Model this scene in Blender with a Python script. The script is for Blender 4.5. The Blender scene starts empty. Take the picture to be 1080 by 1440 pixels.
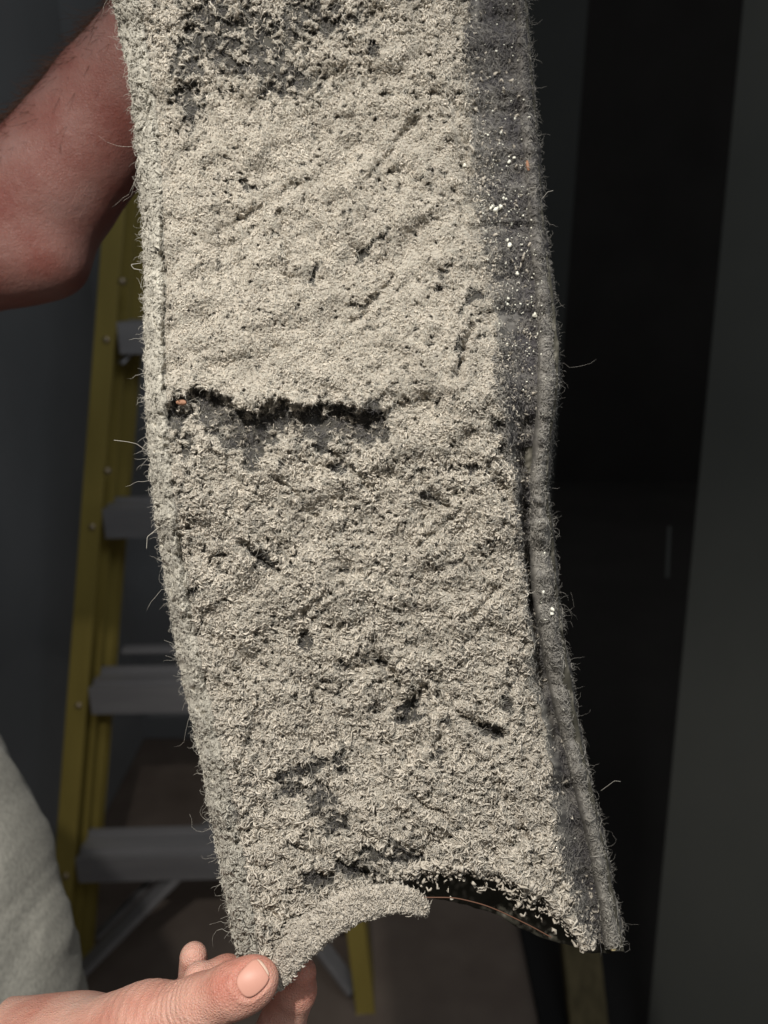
import bpy, math, numpy as np, openvdb
from mathutils import Vector, Matrix
rng = np.random.default_rng(7)
S = bpy.context.scene
COL = S.collection

# ---------------------------------------------------------------- camera
PITCH = math.radians(18.0)
CAM = np.array([0.0, 0.0, 1.30])
RIGHT = np.array([1.0, 0, 0])
FWD = np.array([0, math.cos(PITCH), -math.sin(PITCH)])
UP = np.array([0, math.sin(PITCH), math.cos(PITCH)])
F = 1040.0                                   # focal length in photo pixels
cd = bpy.data.cameras.new('camera'); cam = bpy.data.objects.new('camera', cd); COL.objects.link(cam)
cam.location = CAM; cam.rotation_euler = (math.pi/2 - PITCH, 0, 0)
cd.sensor_fit = 'VERTICAL'; cd.sensor_height = 36; cd.lens = 26.0; cd.clip_start = 0.02; cd.clip_end = 60
cd.dof.use_dof = True; cd.dof.focus_distance = 0.285; cd.dof.aperture_fstop = 8.5
S.camera = cam
S.view_settings.view_transform = 'Standard'; S.view_settings.look = 'None'
S.view_settings.exposure = 0; S.view_settings.gamma = 1

def c2w(p):                                  # camera frame (x right, y up, z ahead) to world
    p = np.asarray(p, float)
    return CAM + p[..., 0:1]*RIGHT + p[..., 1:2]*UP + p[..., 2:3]*FWD
def px(x, y, d):                             # a photo pixel at depth d, camera frame
    x = np.asarray(x, float); y = np.asarray(y, float); d = np.asarray(d, float)
    return np.stack(np.broadcast_arrays((x-540)/F*d, (720-y)/F*d, d), -1)
def P(x, y, d): return c2w(px(x, y, d))

# ---------------------------------------------------------------- world and lamps
w = bpy.data.worlds.new('World'); S.world = w; w.use_nodes = True
bg = w.node_tree.nodes['Background']; bg.inputs[0].default_value = (1.0, 0.95, 0.88, 1); bg.inputs[1].default_value = 0.17
def lamp(name, kind, pos, target, power, col, **kw):
    l = bpy.data.lights.new(name, kind); o = bpy.data.objects.new(name, l); COL.objects.link(o)
    o.location = Vector(pos); o.rotation_euler = (Vector(target)-Vector(pos)).to_track_quat('-Z', 'Y').to_euler()
    l.energy = power; l.color = col
    for k, v in kw.items(): setattr(l, k, v)
    return o
lamp('work_lamp', 'SPOT', c2w([-0.13, 0.35, -0.22]), P(345, 780, 0.285), 21.5, (1.0, 0.95, 0.87),
     shadow_soft_size=0.012, spot_size=math.radians(68), spot_blend=1.0)
lamp('room_lamp', 'AREA', (0.45, -0.25, 2.35), (-0.25, 1.6, 0.1), 5.0, (0.88, 0.95, 1.0), size=0.7)  # unseen fill light, added to brighten the floor and walls

# ---------------------------------------------------------------- noise
_G = np.random.default_rng(3).uniform(0, 2*math.pi, (16, 256, 256))
_GX, _GY = np.cos(_G), np.sin(_G)
def pn(x, y, s, seed=0):
    x = np.asarray(x, float)/s + 37.3*seed; y = np.asarray(y, float)/s + 11.9*seed
    xi = np.floor(x).astype(int); yi = np.floor(y).astype(int); fx = x-xi; fy = y-yi
    k = seed % 16
    def g(a, b): return _GX[k, (yi+b) & 255, (xi+a) & 255]*(fx-a) + _GY[k, (yi+b) & 255, (xi+a) & 255]*(fy-b)
    u = fx*fx*fx*(fx*(fx*6-15)+10); v = fy*fy*fy*(fy*(fy*6-15)+10)
    return 1.5*((g(0, 0)*(1-u)+g(1, 0)*u)*(1-v) + (g(0, 1)*(1-u)+g(1, 1)*u)*v)
def fbm(x, y, s, o=3, seed=0):
    r = 0
    for i in range(o): r = r + pn(x, y, s/2**i, seed+i)*0.55**i
    return r
def sstep(a, b, x):
    t = np.clip((x-a)/(b-a), 0, 1); return t*t*(3-2*t)

# ---------------------------------------------------------------- mesh helpers
def link(name, me, parent=None):
    o = bpy.data.objects.new(name, me); COL.objects.link(o)
    if parent is not None:
        o.parent = parent
        t = Vector((0, 0, 0)); q = parent
        while q is not None: t += q.location; q = q.parent
        if parent.name.split('.')[0] != 'stepladder': me.transform(Matrix.Translation(-t))
        else: me.transform(Matrix.Translation(-parent.location))
    return o
def mesh(name, V, Fq, mat, parent=None, smooth=True, attrs=None, tris=None):
    """V world coordinates, Fq (n,4) quads and optional tris (m,3)"""
    me = bpy.data.meshes.new(name)
    V = np.asarray(V, np.float32).reshape(-1, 3)
    Fq = np.asarray(Fq, np.int32).reshape(-1, 4)
    T = np.asarray(tris if tris is not None else np.zeros((0, 3)), np.int32).reshape(-1, 3)
    nl = Fq.size + T.size; nf = len(Fq)+len(T)
    me.vertices.add(len(V)); me.vertices.foreach_set('co', V.ravel())
    me.loops.add(nl); me.loops.foreach_set('vertex_index', np.concatenate([Fq.ravel(), T.ravel()]))
    me.polygons.add(nf)
    st = np.concatenate([np.arange(len(Fq))*4, Fq.size+np.arange(len(T))*3]).astype(np.int32)
    me.polygons.foreach_set('loop_start', st)
    me.update(calc_edges=True)
    me.polygons.foreach_set('use_smooth', np.full(nf, smooth))
    for k, a in (attrs or {}).items():
        at = me.attributes.new(k, 'FLOAT', 'POINT'); at.data.foreach_set('value', np.asarray(a, np.float32).ravel())
    me.materials.append(mat)
    return link(name, me, parent)
def empty(name, loc, label, cat, group=None):
    o = bpy.data.objects.new(name, None); COL.objects.link(o); o.location = Vector(loc); o.empty_display_size = .05
    o.matrix_world = Matrix.Translation(Vector(loc))
    o['label'] = label; o['category'] = cat
    if group: o['group'] = group
    return o
def gridfaces(nr, nc):
    a = np.arange(nr*nc).reshape(nr, nc)
    return np.stack([a[:-1, :-1], a[1:, :-1], a[1:, 1:], a[:-1, 1:]], -1).reshape(-1, 4)
def tubes(path, rad, sides=3, cap=True):
    """path (N,K,3), rad (N,K) -> verts, quads, tris"""
    N, K, _ = path.shape
    t = np.gradient(path, axis=1); t /= np.linalg.norm(t, axis=2, keepdims=True)+1e-12
    ref = rng.normal(size=(N, 1, 3)); a = np.cross(t, ref); a /= np.linalg.norm(a, axis=2, keepdims=True)+1e-12
    b = np.cross(t, a)
    V = np.empty((N, K, sides, 3))
    for s in range(sides):
        th = 2*math.pi*s/sides
        V[:, :, s] = path + rad[..., None]*(math.cos(th)*a + math.sin(th)*b)
    idx = np.arange(N*K*sides).reshape(N, K, sides)
    q = np.stack([idx[:, :-1], np.roll(idx, -1, 2)[:, :-1], np.roll(idx, -1, 2)[:, 1:], idx[:, 1:]], -1).reshape(-1, 4)
    T = None
    if cap and sides == 3: T = np.concatenate([idx[:, 0, ::-1], idx[:, -1]]).reshape(-1, 3)
    return V.reshape(-1, 3), q, T
def box(x0, x1, y0, y1, z0, z1):
    v = np.array([[x, y, z] for x in (x0, x1) for y in (y0, y1) for z in (z0, z1)], float)
    f = [[0, 1, 3, 2], [4, 6, 7, 5], [0, 4, 5, 1], [2, 3, 7, 6], [0, 2, 6, 4], [1, 5, 7, 3]]
    return v, np.array(f)
def bevel(o, w_, n=2):
    m = o.modifiers.new('edge', 'BEVEL'); m.width = w_; m.segments = n; m.limit_method = 'ANGLE'
    return o

# ---------------------------------------------------------------- materials
def mat(name, col, rough=0.9, metal=0.0, spec=0.3):
    m = bpy.data.materials.new(name); m.use_nodes = True
    b = m.node_tree.nodes['Principled BSDF']
    b.inputs['Base Color'].default_value = (*col, 1); b.inputs['Roughness'].default_value = rough
    b.inputs['Metallic'].default_value = metal; b.inputs['Specular IOR Level'].default_value = spec
    return m, m.node_tree, b
def noise_col(nt, b, stops, scale, detail=5, coord='Object', stretch=(1, 1, 1), bump=0, bdist=0.001):
    n = nt.nodes
    tc = n.new('ShaderNodeTexCoord'); mp = n.new('ShaderNodeMapping'); mp.inputs['Scale'].default_value = stretch
    nt.links.new(tc.outputs[coord], mp.inputs[0])
    t = n.new('ShaderNodeTexNoise'); t.inputs['Scale'].default_value = scale; t.inputs['Detail'].default_value = detail
    nt.links.new(mp.outputs[0], t.inputs[0])
    r = n.new('ShaderNodeValToRGB'); e = r.color_ramp.elements
    e[0].position, e[0].color = stops[0][0], (*stops[0][1], 1); e[1].position, e[1].color = stops[-1][0], (*stops[-1][1], 1)
    for p_, c_ in stops[1:-1]: q = e.new(p_); q.color = (*c_, 1)
    nt.links.new(t.outputs[0], r.inputs[0]); nt.links.new(r.outputs[0], b.inputs['Base Color'])
    if bump:
        bp = n.new('ShaderNodeBump'); bp.inputs['Strength'].default_value = bump; bp.inputs['Distance'].default_value = bdist
        nt.links.new(t.outputs[0], bp.inputs['Height']); nt.links.new(bp.outputs[0], b.inputs['Normal'])
    return t, r

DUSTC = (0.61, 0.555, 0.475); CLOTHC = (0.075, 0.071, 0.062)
def attr_mat(name, c0, c1, attr='dust', tone=True, rough=0.95, sheen=0.0):
    m, nt, b = mat(name, c1, rough, spec=0.12); n = nt.nodes
    a = n.new('ShaderNodeAttribute'); a.attribute_name = attr
    mx = n.new('ShaderNodeMix'); mx.data_type = 'RGBA'
    mx.inputs['A'].default_value = (*c0, 1); mx.inputs['B'].default_value = (*c1, 1)
    nt.links.new(a.outputs['Fac'], mx.inputs['Factor']); out = mx.outputs['Result']
    if tone:
        a2 = n.new('ShaderNodeAttribute'); a2.attribute_name = 'tone'
        h = n.new('ShaderNodeHueSaturation'); nt.links.new(out, h.inputs['Color']); nt.links.new(a2.outputs['Fac'], h.inputs['Value'])
        out = h.outputs[0]
    nt.links.new(out, b.inputs['Base Color'])
    if sheen: b.inputs['Sheen Weight'].default_value = sheen
    return m
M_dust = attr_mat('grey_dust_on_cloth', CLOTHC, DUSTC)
_b = M_dust.node_tree.nodes['Principled BSDF']; _b.inputs['Subsurface Weight'].default_value = .15
_b.inputs['Subsurface Radius'].default_value = (.0010, .0009, .0007); _b.inputs['Subsurface Scale'].default_value = 1.0
M_hem = attr_mat('dusty_hem', (0.13, 0.125, 0.115), (0.50, 0.475, 0.415))
M_felt = attr_mat('dark_felt', (0.070, 0.066, 0.070), (0.40, 0.38, 0.34))
M_inner = attr_mat('dark_inner_cloth', (0.065, 0.062, 0.050), (0.30, 0.28, 0.24))
M_fibre = attr_mat('fibre', (0.105, 0.10, 0.105), (0.62, 0.59, 0.52))
M_white, _, _ = mat('white_grain', (0.85, 0.84, 0.74), 0.5)
M_orange, _, _ = mat('orange_chip', (0.36, 0.19, 0.12), 0.7)
M_copper, _, _ = mat('copper_thread', (0.17, 0.085, 0.055), 0.5)
M_tan, _, _ = mat('tan_chip', (0.70, 0.58, 0.33), 0.7)

# ================================================================ the dusty sleeve
YR = np.array([-60, 0, 100, 200, 300, 400, 480, 540, 600, 680, 760, 840, 920, 1000, 1080, 1160, 1240, 1320, 1380], float)
TXL = np.array([150, 158, 180, 191, 199, 203, 203, 204, 206, 213, 223, 236, 248, 266, 283, 299, 313, 329, 340], float)
TXC = np.array([190, 196, 212, 225, 229, 232, 232, 233, 236, 243, 255, 266, 281, 298, 316, 334, 350, 362, 370], float)
TXR = np.array([652, 655, 658, 662, 674, 690, 698, 700, 712, 722, 732, 738, 746, 752, 770, 778, 796, 826, 840], float)
TXS = np.array([722, 724, 728, 735, 744, 752, 758, 757, 754, 746, 745, 750, 764, 781, 800, 822, 838, 850, 856], float)
TXE = np.array([738, 742, 750, 758, 764, 777, 786, 787, 778, 770, 779, 786, 798, 811, 827, 845, 861, 876, 886], float)
def e(T, y): return np.interp(y, YR, T)
def XL(y): return e(TXL, y) + 2.5*pn(y, y*0+5, 22, 1) + 1.5*pn(y, y*0+5, 7, 2)
def XC(y): return e(TXC, y) + 3*pn(y, y*0+9, 60, 3)
def XR(y): return e(TXR, y) + 14*pn(y, y*0+2, 60, 4) + 4*pn(y, y*0+2, 14, 5)
def XS(y): return e(TXS, y) + 2*pn(y, y*0+2, 50, 6)
def XE(y): return e(TXE, y) + 3*pn(y, y*0+2, 40, 7) + 1.2*pn(y, y*0+2, 9, 8)

LIP = np.array([[225, 560], [238, 566], [255, 556], [285, 544], [310, 552], [330, 566], [352, 578], [375, 566], [405, 562], [440, 572],
                [470, 564], [505, 572], [530, 578], [556, 566], [600, 556], [640, 548]], float)
def lip_y(x): return np.interp(x, LIP[:, 0], LIP[:, 1]) + 6*pn(x, x*0, 13, 9) + 9*pn(x, x*0, 31, 10) + 3*pn(x, x*0, 5, 2)
def lip_amp(x): return np.interp(x, [225, 245, 300, 380, 520, 560, 600, 660], [0, .004, .005, .0055, .0048, .0025, .0010, 0])

PATCH = [  # bare places where the dust has dropped off: x, y, rx, ry, turn
    (345, 606, 50, 30, 10), (352, 640, 20, 24, 0), (392, 590, 36, 24, 0), (436, 596, 20, 38, 20), (472, 596, 32, 28, 20), (512, 594, 30, 28, -10), (452, 618, 15, 20, 0), (520, 612, 10, 18, 0),
    (540, 596, 8, 22, 0), (250, 592, 12, 34, 0), (295, 574, 34, 18, 0), (262, 630, 12, 22, 20),
    (292, 40, 34, 52, 0), (268, 80, 20, 44, 10), (300, 20, 30, 40, 0), (400, 112, 50, 24, 12), (372, 90, 26, 34, 0), (350, 60, 70, 50, 0), (262, 140, 22, 36, 0),
    (440, 30, 60, 26, 0), (525, 76, 14, 12, 0), (395, 76, 26, 20, 0),
    (404, 1104, 22, 18, 0), (438, 1082, 28, 14, -20), (452, 1126, 22, 26, 20), (470, 1160, 18, 18, 40), (480, 1070, 10, 22, 0), (325, 1150, 8, 24, 0),
    (574, 1000, 14, 28, 42), (685, 1025, 28, 9, 24), (712, 990, 13, 9, 20), (628, 1010, 8, 12, -20), (615, 1062, 5, 14, 0),
    (646, 492, 5, 26, 14), (474, 658, 14, 9, 30), (372, 788, 10, 26, -55), (430, 905, 9, 12, 0), (616, 410, 9, 8, 0), (533, 930, 10, 7, 0),
    (515, 352, 26, 6, -45), (604, 700, 22, 8, 30), (672, 416, 14, 8, -30), (350, 262, 18, 5, 20), (440, 385, 4, 22, 0),
    (452, 1236, 30, 12, 0), (500, 1222, 40, 12, 5), (560, 1206, 60, 12, 5), (715, 620, 10, 34, 0), (668, 662, 10, 8, 0), (700, 600, 14, 8, 60)]
NP0 = len(PATCH)
_g = np.random.default_rng(21)
for _ in range(12):
    _y = _g.uniform(150, 1230); _x = _g.uniform(270, 690)
    if 440 < _y < 640: continue
    PATCH.append((_x, _y, _g.uniform(8, 24), _g.uniform(3.5, 6.5), _g.choice([-50, -35, 25, 35, 50, 90])+_g.normal(0, 12)))
def bare(x, y):
    m = np.full(np.shape(x), -1.0)
    xw = x + 9*pn(x, y, 22, 11) + 5*pn(x, y, 8, 12); yw = y + 9*pn(x, y, 22, 13) + 5*pn(x, y, 8, 14)
    for i_, (a, b, ra, rb, t) in enumerate(PATCH):
        c, s = math.cos(math.radians(t)), math.sin(math.radians(t))
        u = ((xw-a)*c + (yw-b)*s)/ra; v = (-(xw-a)*s + (yw-b)*c)/rb
        q_ = 1-np.sqrt(u*u+v*v)
        if b < 180: q_ = np.minimum(q_, .32)+.55*pn(x, y, 13, 4)+.45*pn(x, y, 6, 8)
        elif min(ra, rb) < 12: q_ = q_*1.8 if i_ < NP0 else np.minimum(q_, .08)
        m = np.maximum(m, q_)
    big = sstep(-0.15, 0.36, m + 0.55*pn(x, y, 17, 2) + 0.5*pn(x, y, 7, 3) + .06)
    # small gaps everywhere, more of them low on the sleeve and near its top
    dens = np.interp(y, [-60, 120, 200, 520, 640, 900, 1150, 1350], [.15, .08, -.03, -.06, .10, .08, .15, .20])
    small = sstep(0.30, 0.50, 0.75*pn(x, y, 11, 5) + 0.55*pn(x, y, 5.5, 6) + 0.25*pn(x, y, 60, 7) + dens)
    return np.maximum(big, small*0.8)

def D_spine(y): return np.interp(y, [-80, 60, 200, 380, 500, 545, 620, 760, 900, 1040, 1180, 1340],
                                 [.3000, .3000, .2985, .2895, .2785, .2745, .2760, .281, .286, .287, .283, .277])
CREASE = [(560, 1026, 594, 972, 8, .0045), (600, 1080, 630, 998, 5, .0030), (650, 1010, 708, 1036, 8, .0040), (338, 764, 386, 806, 7, .0040), (645, 530, 662, 455, 5, .0040),
          (498, 455, 560, 385, 5, .0028), (690, 655, 728, 725, 7, .0035), (588, 668, 628, 712, 5, .0032), (468, 638, 522, 692, 5, .0030), (518, 898, 562, 962, 6, .0032),
          (300, 898, 342, 966, 5, .0026), (396, 676, 444, 724, 5, .0026), (252, 756, 266, 852, 5, .0035), (418, 1190, 520, 1232, 6, .0030), (596, 764, 644, 718, 5, .0026),
          (426, 862, 474, 826, 5, .0030), (300, 330, 420, 262, 6, .0018), (520, 250, 600, 150, 6, .0020), (640, 130, 664, 300, 6, .0022), (396, 300, 410, 420, 5, .0018),
          (650, 880, 700, 830, 5, .0028), (560, 1110, 640, 1160, 6, .0026), (700, 1100, 740, 1180, 6, .0030), (360, 1000, 330, 1090, 6, .0028)]
def D_front(x, y, fine=True):
    d = D_spine(y)
    ly = lip_y(x); dy = y-ly
    d = d + lip_amp(x)*sstep(-1.5, 3.0, dy)*np.exp(-np.clip(dy, 0, None)/95)
    d = d - 0.0035*np.exp(-(np.clip(dy, -400, 0)/34)**2)*(lip_amp(x)/.009)*(dy < 0)        # swollen lip
    xc, xr, xl = e(TXC, y), e(TXR, y), e(TXL, y)
    d = d + .0065*np.clip((x-(xr-80))/80, 0, 1.3)**2
    d = d + .010*np.clip((xc-x)/(xc-xl), 0, 1.2)**2.2
    d = d + np.interp(y, [280, 320, 540, 560, 700, 1100], [.0008, .005, .005, .002, .002, .0008])*np.exp(-((x-XC(y)-2*pn(x, y, 9, 4))/4.0)**2)
    d = d + .0042*pn(x, y, 150, 1) + .0028*fbm(x, y, 52, 2, 4)
    jx = x+7*pn(x, y, 26, 2)+3*pn(x, y, 9, 5); jy = y+7*pn(x, y, 26, 3)+3*pn(x, y, 9, 6)
    for (ax_, ay_, bx_, by_, wd, dp) in CREASE:
        L2 = (bx_-ax_)**2+(by_-ay_)**2; t_ = np.clip(((jx-ax_)*(bx_-ax_)+(jy-ay_)*(by_-ay_))/L2, 0, 1)
        ds_ = (jx-ax_-t_*(bx_-ax_))**2+(jy-ay_-t_*(by_-ay_))**2; dist = np.sqrt(ds_)
        d = d + dp*np.exp(-(dist/wd)**2) - dp*.35*np.exp(-((dist-1.9*wd)/(1.1*wd))**2)
    # slanting wrinkles of the cloth under the dust
    d = d + .0016*pn(x*0.6+y*0.9, y*0.25-x*0.4, 34, 8) + .0011*pn(x*.8, y, 22, 12)
    if fine:
        low = np.interp(y, [0, 200, 540, 700, 1100, 1340], [.8, .55, .6, .9, 1.25, 1.7])
        d = d + low*(.0007*pn(x, y, 17, 9) + .0009*np.abs(pn(x, y, 9, 10)) + .0006*pn(x, y, 4.5, 11))
        d = d + .0026*bare(x, y)
    return d
def VB(x):                                   # lower edge of the front panel
    return np.interp(x, [320, 345, 372, 385, 400, 430, 470, 520, 560, 600, 640, 700, 760, 800, 826, 850],
                     [1352, 1352, 1352, 1350, 1330, 1300, 1272, 1246, 1226, 1216, 1216, 1224, 1250, 1296, 1334, 1334]) + 5*pn(x, x*0, 16, 3) + 3*pn(x, x*0, 6, 4)
def in_panel(x, y): return y < VB(x)

root = empty('dusty_cloth_sleeve', P(540, 1340, .29), 'long cloth duct sleeve caked in pale grey lint, hung up by two hands', 'filter sleeve')

def panel(name, fa, fb, nc, nr, dfun, mt, y0=-60, y1=None, dustf=None, thick=True, warp=None):
    v = np.linspace(0, 1, nr)[:, None]; u = np.linspace(0, 1, nc)[None, :]
    # rows end on y1(x): iterate once on x
    yy = y0 + v*(1340-y0) + 0*u
    for _ in range(3):
        x = fa(yy) + u*(fb(yy)-fa(yy))
        if y1 is not None: yy = y0 + v*(y1(x[-1:, :])-y0)
    x = fa(yy) + u*(fb(yy)-fa(yy))
    d = dfun(x, yy, u+0*yy)
    pts = px(x, yy, d)
    ds = dustf(x, yy, u+0*yy) if dustf else np.ones_like(x)
    tn = 1 + .10*pn(x, yy, 60, 6) + .12*pn(x, yy, 9, 7)
    V = c2w(pts).reshape(-1, 3)
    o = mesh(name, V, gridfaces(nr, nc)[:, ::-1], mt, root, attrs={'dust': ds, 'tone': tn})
    if thick and name == 'back_panel':
        m = o.modifiers.new('thickness', 'SOLIDIFY'); m.thickness = .0012; m.offset = -1
    return o
panel('front_panel', XC, XR, 290, 800, lambda x, y, u: D_front(x, y), M_dust, y1=VB, dustf=lambda x, y, u: .62*(1-bare(x, y)))  # base layer toned down evenly: shade between the tufts painted into it
panel('hem', lambda y: XL(y), lambda y: XC(y)+1.0, 34, 800, lambda x, y, u: D_front(x, y)-.0003, M_hem, y1=VB,
      dustf=lambda x, y, u: np.clip(1-.7*np.exp(-((u-1)/.08)**2)-.25*(pn(x, y, 40, 3) > .25), 0, 1))
def D_side(x, y, u):
    d0 = D_front(e(TXR, y), y, False)
    deep = np.interp(y, [0, 300, 560, 640, 720, 1000, 1300], [.008, .011, .018, .024, .020, .016, .016])
    d = d0 + deep*np.sin(np.clip(u, 0, 1)*1.9)/.95
    return d + .0007*pn(x, y, 30, 2) + .0006*np.abs(pn(x, y, 7, 3)) + .0009*pn(x*2.5, y*.35, 18, 4)
def dust_side(x, y, u):
    k = np.interp(y, [-60, 80, 120, 420, 560, 760, 820, 1000, 1100, 1340], [.10, .14, .38, .30, .22, .26, .55, .62, .30, .25])
    return np.clip(k*1.5*(1-u)**2 + .25*k + .30*pn(x, y, 24, 5) + .22*pn(x, y, 6, 6), 0, 1)
panel('side_panel', XR, XS, 60, 760, D_side, M_felt, y1=lambda x: np.interp(x, [800, 830, 850, 870], [1322, 1334, 1322, 1318])+4*pn(x, x*0, 5, 3), dustf=dust_side)
def D_rim(x, y, u):
    d0 = D_front(e(TXR, y), y, False)
    base = d0 + np.interp(y, [0, 300, 560, 720, 1000, 1320], [.009, .010, .010, .008, .010, .012])
    gap = (D_side(e(TXS, y), y, np.ones_like(y)) - base)*np.exp(-np.clip(u, 0, 1)/.07)
    return base + np.clip(gap, 0, .03) - .0042*np.sin(np.clip(u, 0, 1)*math.pi*.8) + .016*u**5 + .0008*pn(x, y, 12, 8) + .0007*np.abs(pn(x*1.2+y*.3, y*1.6, 8, 9))
panel('rim', lambda y: XS(y)-1.5, XE, 36, 760, D_rim, M_felt, y1=lambda x: 1332+2*pn(x, x*0, 6, 5),
      dustf=lambda x, y, u: np.clip(np.interp(y, [-60, 200, 480, 560, 760, 1000, 1100, 1340], [.22, .30, .38, .45, .55, .50, .42, .62]) - .35*u**4 + .25*pn(x, y, 10, 5), 0, 1))
def VBB(x): return np.interp(x, [300, 420, 520, 600, 650, 690, 750, 800, 830, 880], [1235, 1236, 1246, 1258, 1268, 1281, 1312, 1330, 1338, 1338]) + 1.5*pn(x, x*0, 14, 6)
panel('back_panel', lambda y: e(TXL, y)+4, lambda y: e(TXE, y)-2, 120, 240,
      lambda x, y, u: D_front(np.clip(x, 0, 1000), y, False)*0 + D_spine(y) + .030 + .004*np.sin(u*3) - .012*(u > .97) + .0015*fbm(x, y, 40, 3, 5),
      M_inner, y1=VBB, dustf=lambda x, y, u: sstep(.30, .6, pn(x, y, 7, 5)+.4*pn(x, y, 20, 4))*.6)

# ---- crinkled lint tufts lying on the panels
def normals(x, y, fun, h=2.0):
    a = px(x+h, y, fun(x+h, y))-px(x-h, y, fun(x-h, y)); b = px(x, y+h, fun(x, y+h))-px(x, y-h, fun(x, y-h))
    n = np.cross(b, a); n /= np.linalg.norm(n, axis=-1, keepdims=True)
    return n*np.sign(-n[:, 2:3])
def worms(x, y, fun, length, rad, K=5, lift=.0006, curl=1.2, sides=3, ang=None, base=0.0):
    N = len(x); p0 = px(x, y, fun(x, y)); n = normals(x, y, fun)
    t1 = np.cross(n, [0, 1.0, 0]); t1 /= np.linalg.norm(t1, axis=1, keepdims=True); t2 = np.cross(n, t1)
    a = rng.uniform(0, 2*math.pi, N) if ang is None else ang
    step = length/(K-1)
    cur = rng.normal(0, curl, N); pts = np.zeros((N, K, 3)); pos = p0.copy()
    for k in range(K):
        s = k/(K-1)
        pts[:, k] = pos + n*(lift*(math.sin(math.pi*min(max(s, .0), 1))*rng.uniform(.2, 1.4, N)) + base + .00025*rng.normal(size=N))[:, None]
        a = a + cur*rng.uniform(.1, 1.2, N) + rng.normal(0, curl*.4, N)
        pos = pos + (step*np.cos(a))[:, None]*t1 + (step*np.sin(a))[:, None]*t2
    pts -= (pts.mean(1, keepdims=True)-p0[:, None]) * np.array([1, 1, 0])
    prof = np.array([.55, 1, 1.1, 1, .5]) if K == 5 else np.interp(np.linspace(0, 1, K), [0, .2, .8, 1], [.6, 1, 1, .5])
    R = rad[:, None]*prof[None]*rng.uniform(.75, 1.25, (N, K))
    V, q, T = tubes(pts, R, sides)
    return c2w(V), q, T, K*sides

def scatter(N, y0=-50, y1=1350):
    y = rng.uniform(y0, y1, N); x = rng.uniform(150, 880, N); return x, y
def D_all(x, y):
    return np.where(x > e(TXR, y)+3, D_side(x, y, np.clip((x-e(TXR, y))/(e(TXS, y)-e(TXR, y)), 0, 1)), D_front(x, y))
x, y = scatter(225000)
ok = (x > e(TXC, y)+1) & (x < XR(y)+rng.exponential(1.0, len(x))*np.interp(y, [0, 150, 220, 560, 640, 700], [6, 9, 17, 18, 9, 3])) & in_panel(x, y+4) & (x < e(TXS, y)-2)
x, y = x[ok], y[ok]
clump = .62 + .5*pn(x, y, 8, 1) + .35*pn(x, y, 20, 2)
ok = rng.uniform(0, 1, len(x)) < (1-.84*bare(x, y))*np.clip(clump, .15, 1)
x, y = x[ok], y[ok]
sz = np.interp(y, [0, 200, 520, 640, 900, 1150, 1330], [.88, .66, .62, .84, .93, 1.15, 1.30])
sz = sz*(1+.25*pn(x, y, 45, 3))
L_ = .0030*sz*np.clip(np.exp(rng.normal(0, .28, len(x))), .5, 1.6); R2 = .00031*sz*np.clip(np.exp(rng.normal(0, .2, len(x))), .6, 1.35)
V, q, T, per = worms(x, y, D_all, L_*.9, R2*.86, lift=.0008, curl=1.5)
tone = np.repeat(np.clip(1.0+.13*rng.normal(size=len(x))+.10*pn(x, y, 40, 3), .6, 1.3), per)
bw = bare(x, y); dcol = np.repeat(np.clip(1-.75*bw*rng.uniform(.2, 1.3, len(x)), 0, 1), per)
print('tufts', len(x), flush=True)
o = mesh('lint_tufts', V, q, M_dust, root, tris=T, attrs={'dust': dcol, 'tone': tone}); o['kind'] = 'stuff'
# lint on the hem: finer, paler, combed
x, y = scatter(120000); ok = (x > XL(y)) & (x < e(TXC, y)-2) & in_panel(x, y+3); x, y = x[ok], y[ok]
sz = .8*np.exp(rng.normal(0, .25, len(x)))*np.interp(y, [0, 400, 480, 1000, 1200, 1340], [1.1, .95, .7, .8, 1.2, 1.5])
V, q, T, per = worms(x, y, D_front, .0026*sz, .00027*sz, lift=.0006)
tone = np.repeat(np.clip(.95+.14*rng.normal(size=len(x))+.12*pn(x, y, 40, 3), .5, 1.2), per)
o = mesh('hem_lint', V, q, M_hem, root, tris=T, attrs={'dust': np.ones(len(V)), 'tone': tone}); o['kind'] = 'stuff'
# fine fibres of the felt side and rim
def DS(x, y): return D_side(x, y, np.clip((x-e(TXR, y))/(e(TXS, y)-e(TXR, y)), 0, 1))
def DR(x, y): return D_rim(x, y, np.clip((x-e(TXS, y))/(e(TXE, y)-e(TXS, y)), 0, 1))
VV, QQ, TT, DD, TN, off = [], [], [], [], [], 0
def add(V, q, T, d, tn):
    global off
    VV.append(V); QQ.append(q+off); TT.append(T+off); DD.append(d); TN.append(tn); off += len(V)
x, y = scatter(150000); ok = (x > XR(y)-4) & (x < XS(y)) & (y < 1325); x, y = x[ok], y[ok]
V, q, T, per = worms(x, y, DS, .0038*np.exp(rng.normal(0, .3, len(x))), np.full(len(x), .00011), lift=.0007, curl=.8)
u = np.clip((x-e(TXR, y))/(e(TXS, y)-e(TXR, y)), 0, 1)
d = np.clip(.10+.55*dust_side(x, y, u)+.10*rng.normal(size=len(x)), 0, 1)
add(V, q, T, np.repeat(d, per), np.repeat(.9+.2*rng.uniform(size=len(x)), per))
x, y = scatter(190000); ok = (x > XS(y)-1) & (x < XE(y)) & (y < 1332); x, y = x[ok], y[ok]
ang = rng.normal(0, .6, len(x))+math.pi*(rng.uniform(size=len(x)) > .5)
V, q, T, per = worms(x, y, DR, .0030*np.exp(rng.normal(0, .3, len(x))), np.full(len(x), .00012), lift=.0007, curl=.7, ang=ang)
d = np.clip(np.interp(y, [-60, 300, 560, 760, 1000, 1340], [.18, .25, .40, .48, .42, .55])+.13*rng.normal(size=len(x)), 0, 1)
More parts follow.
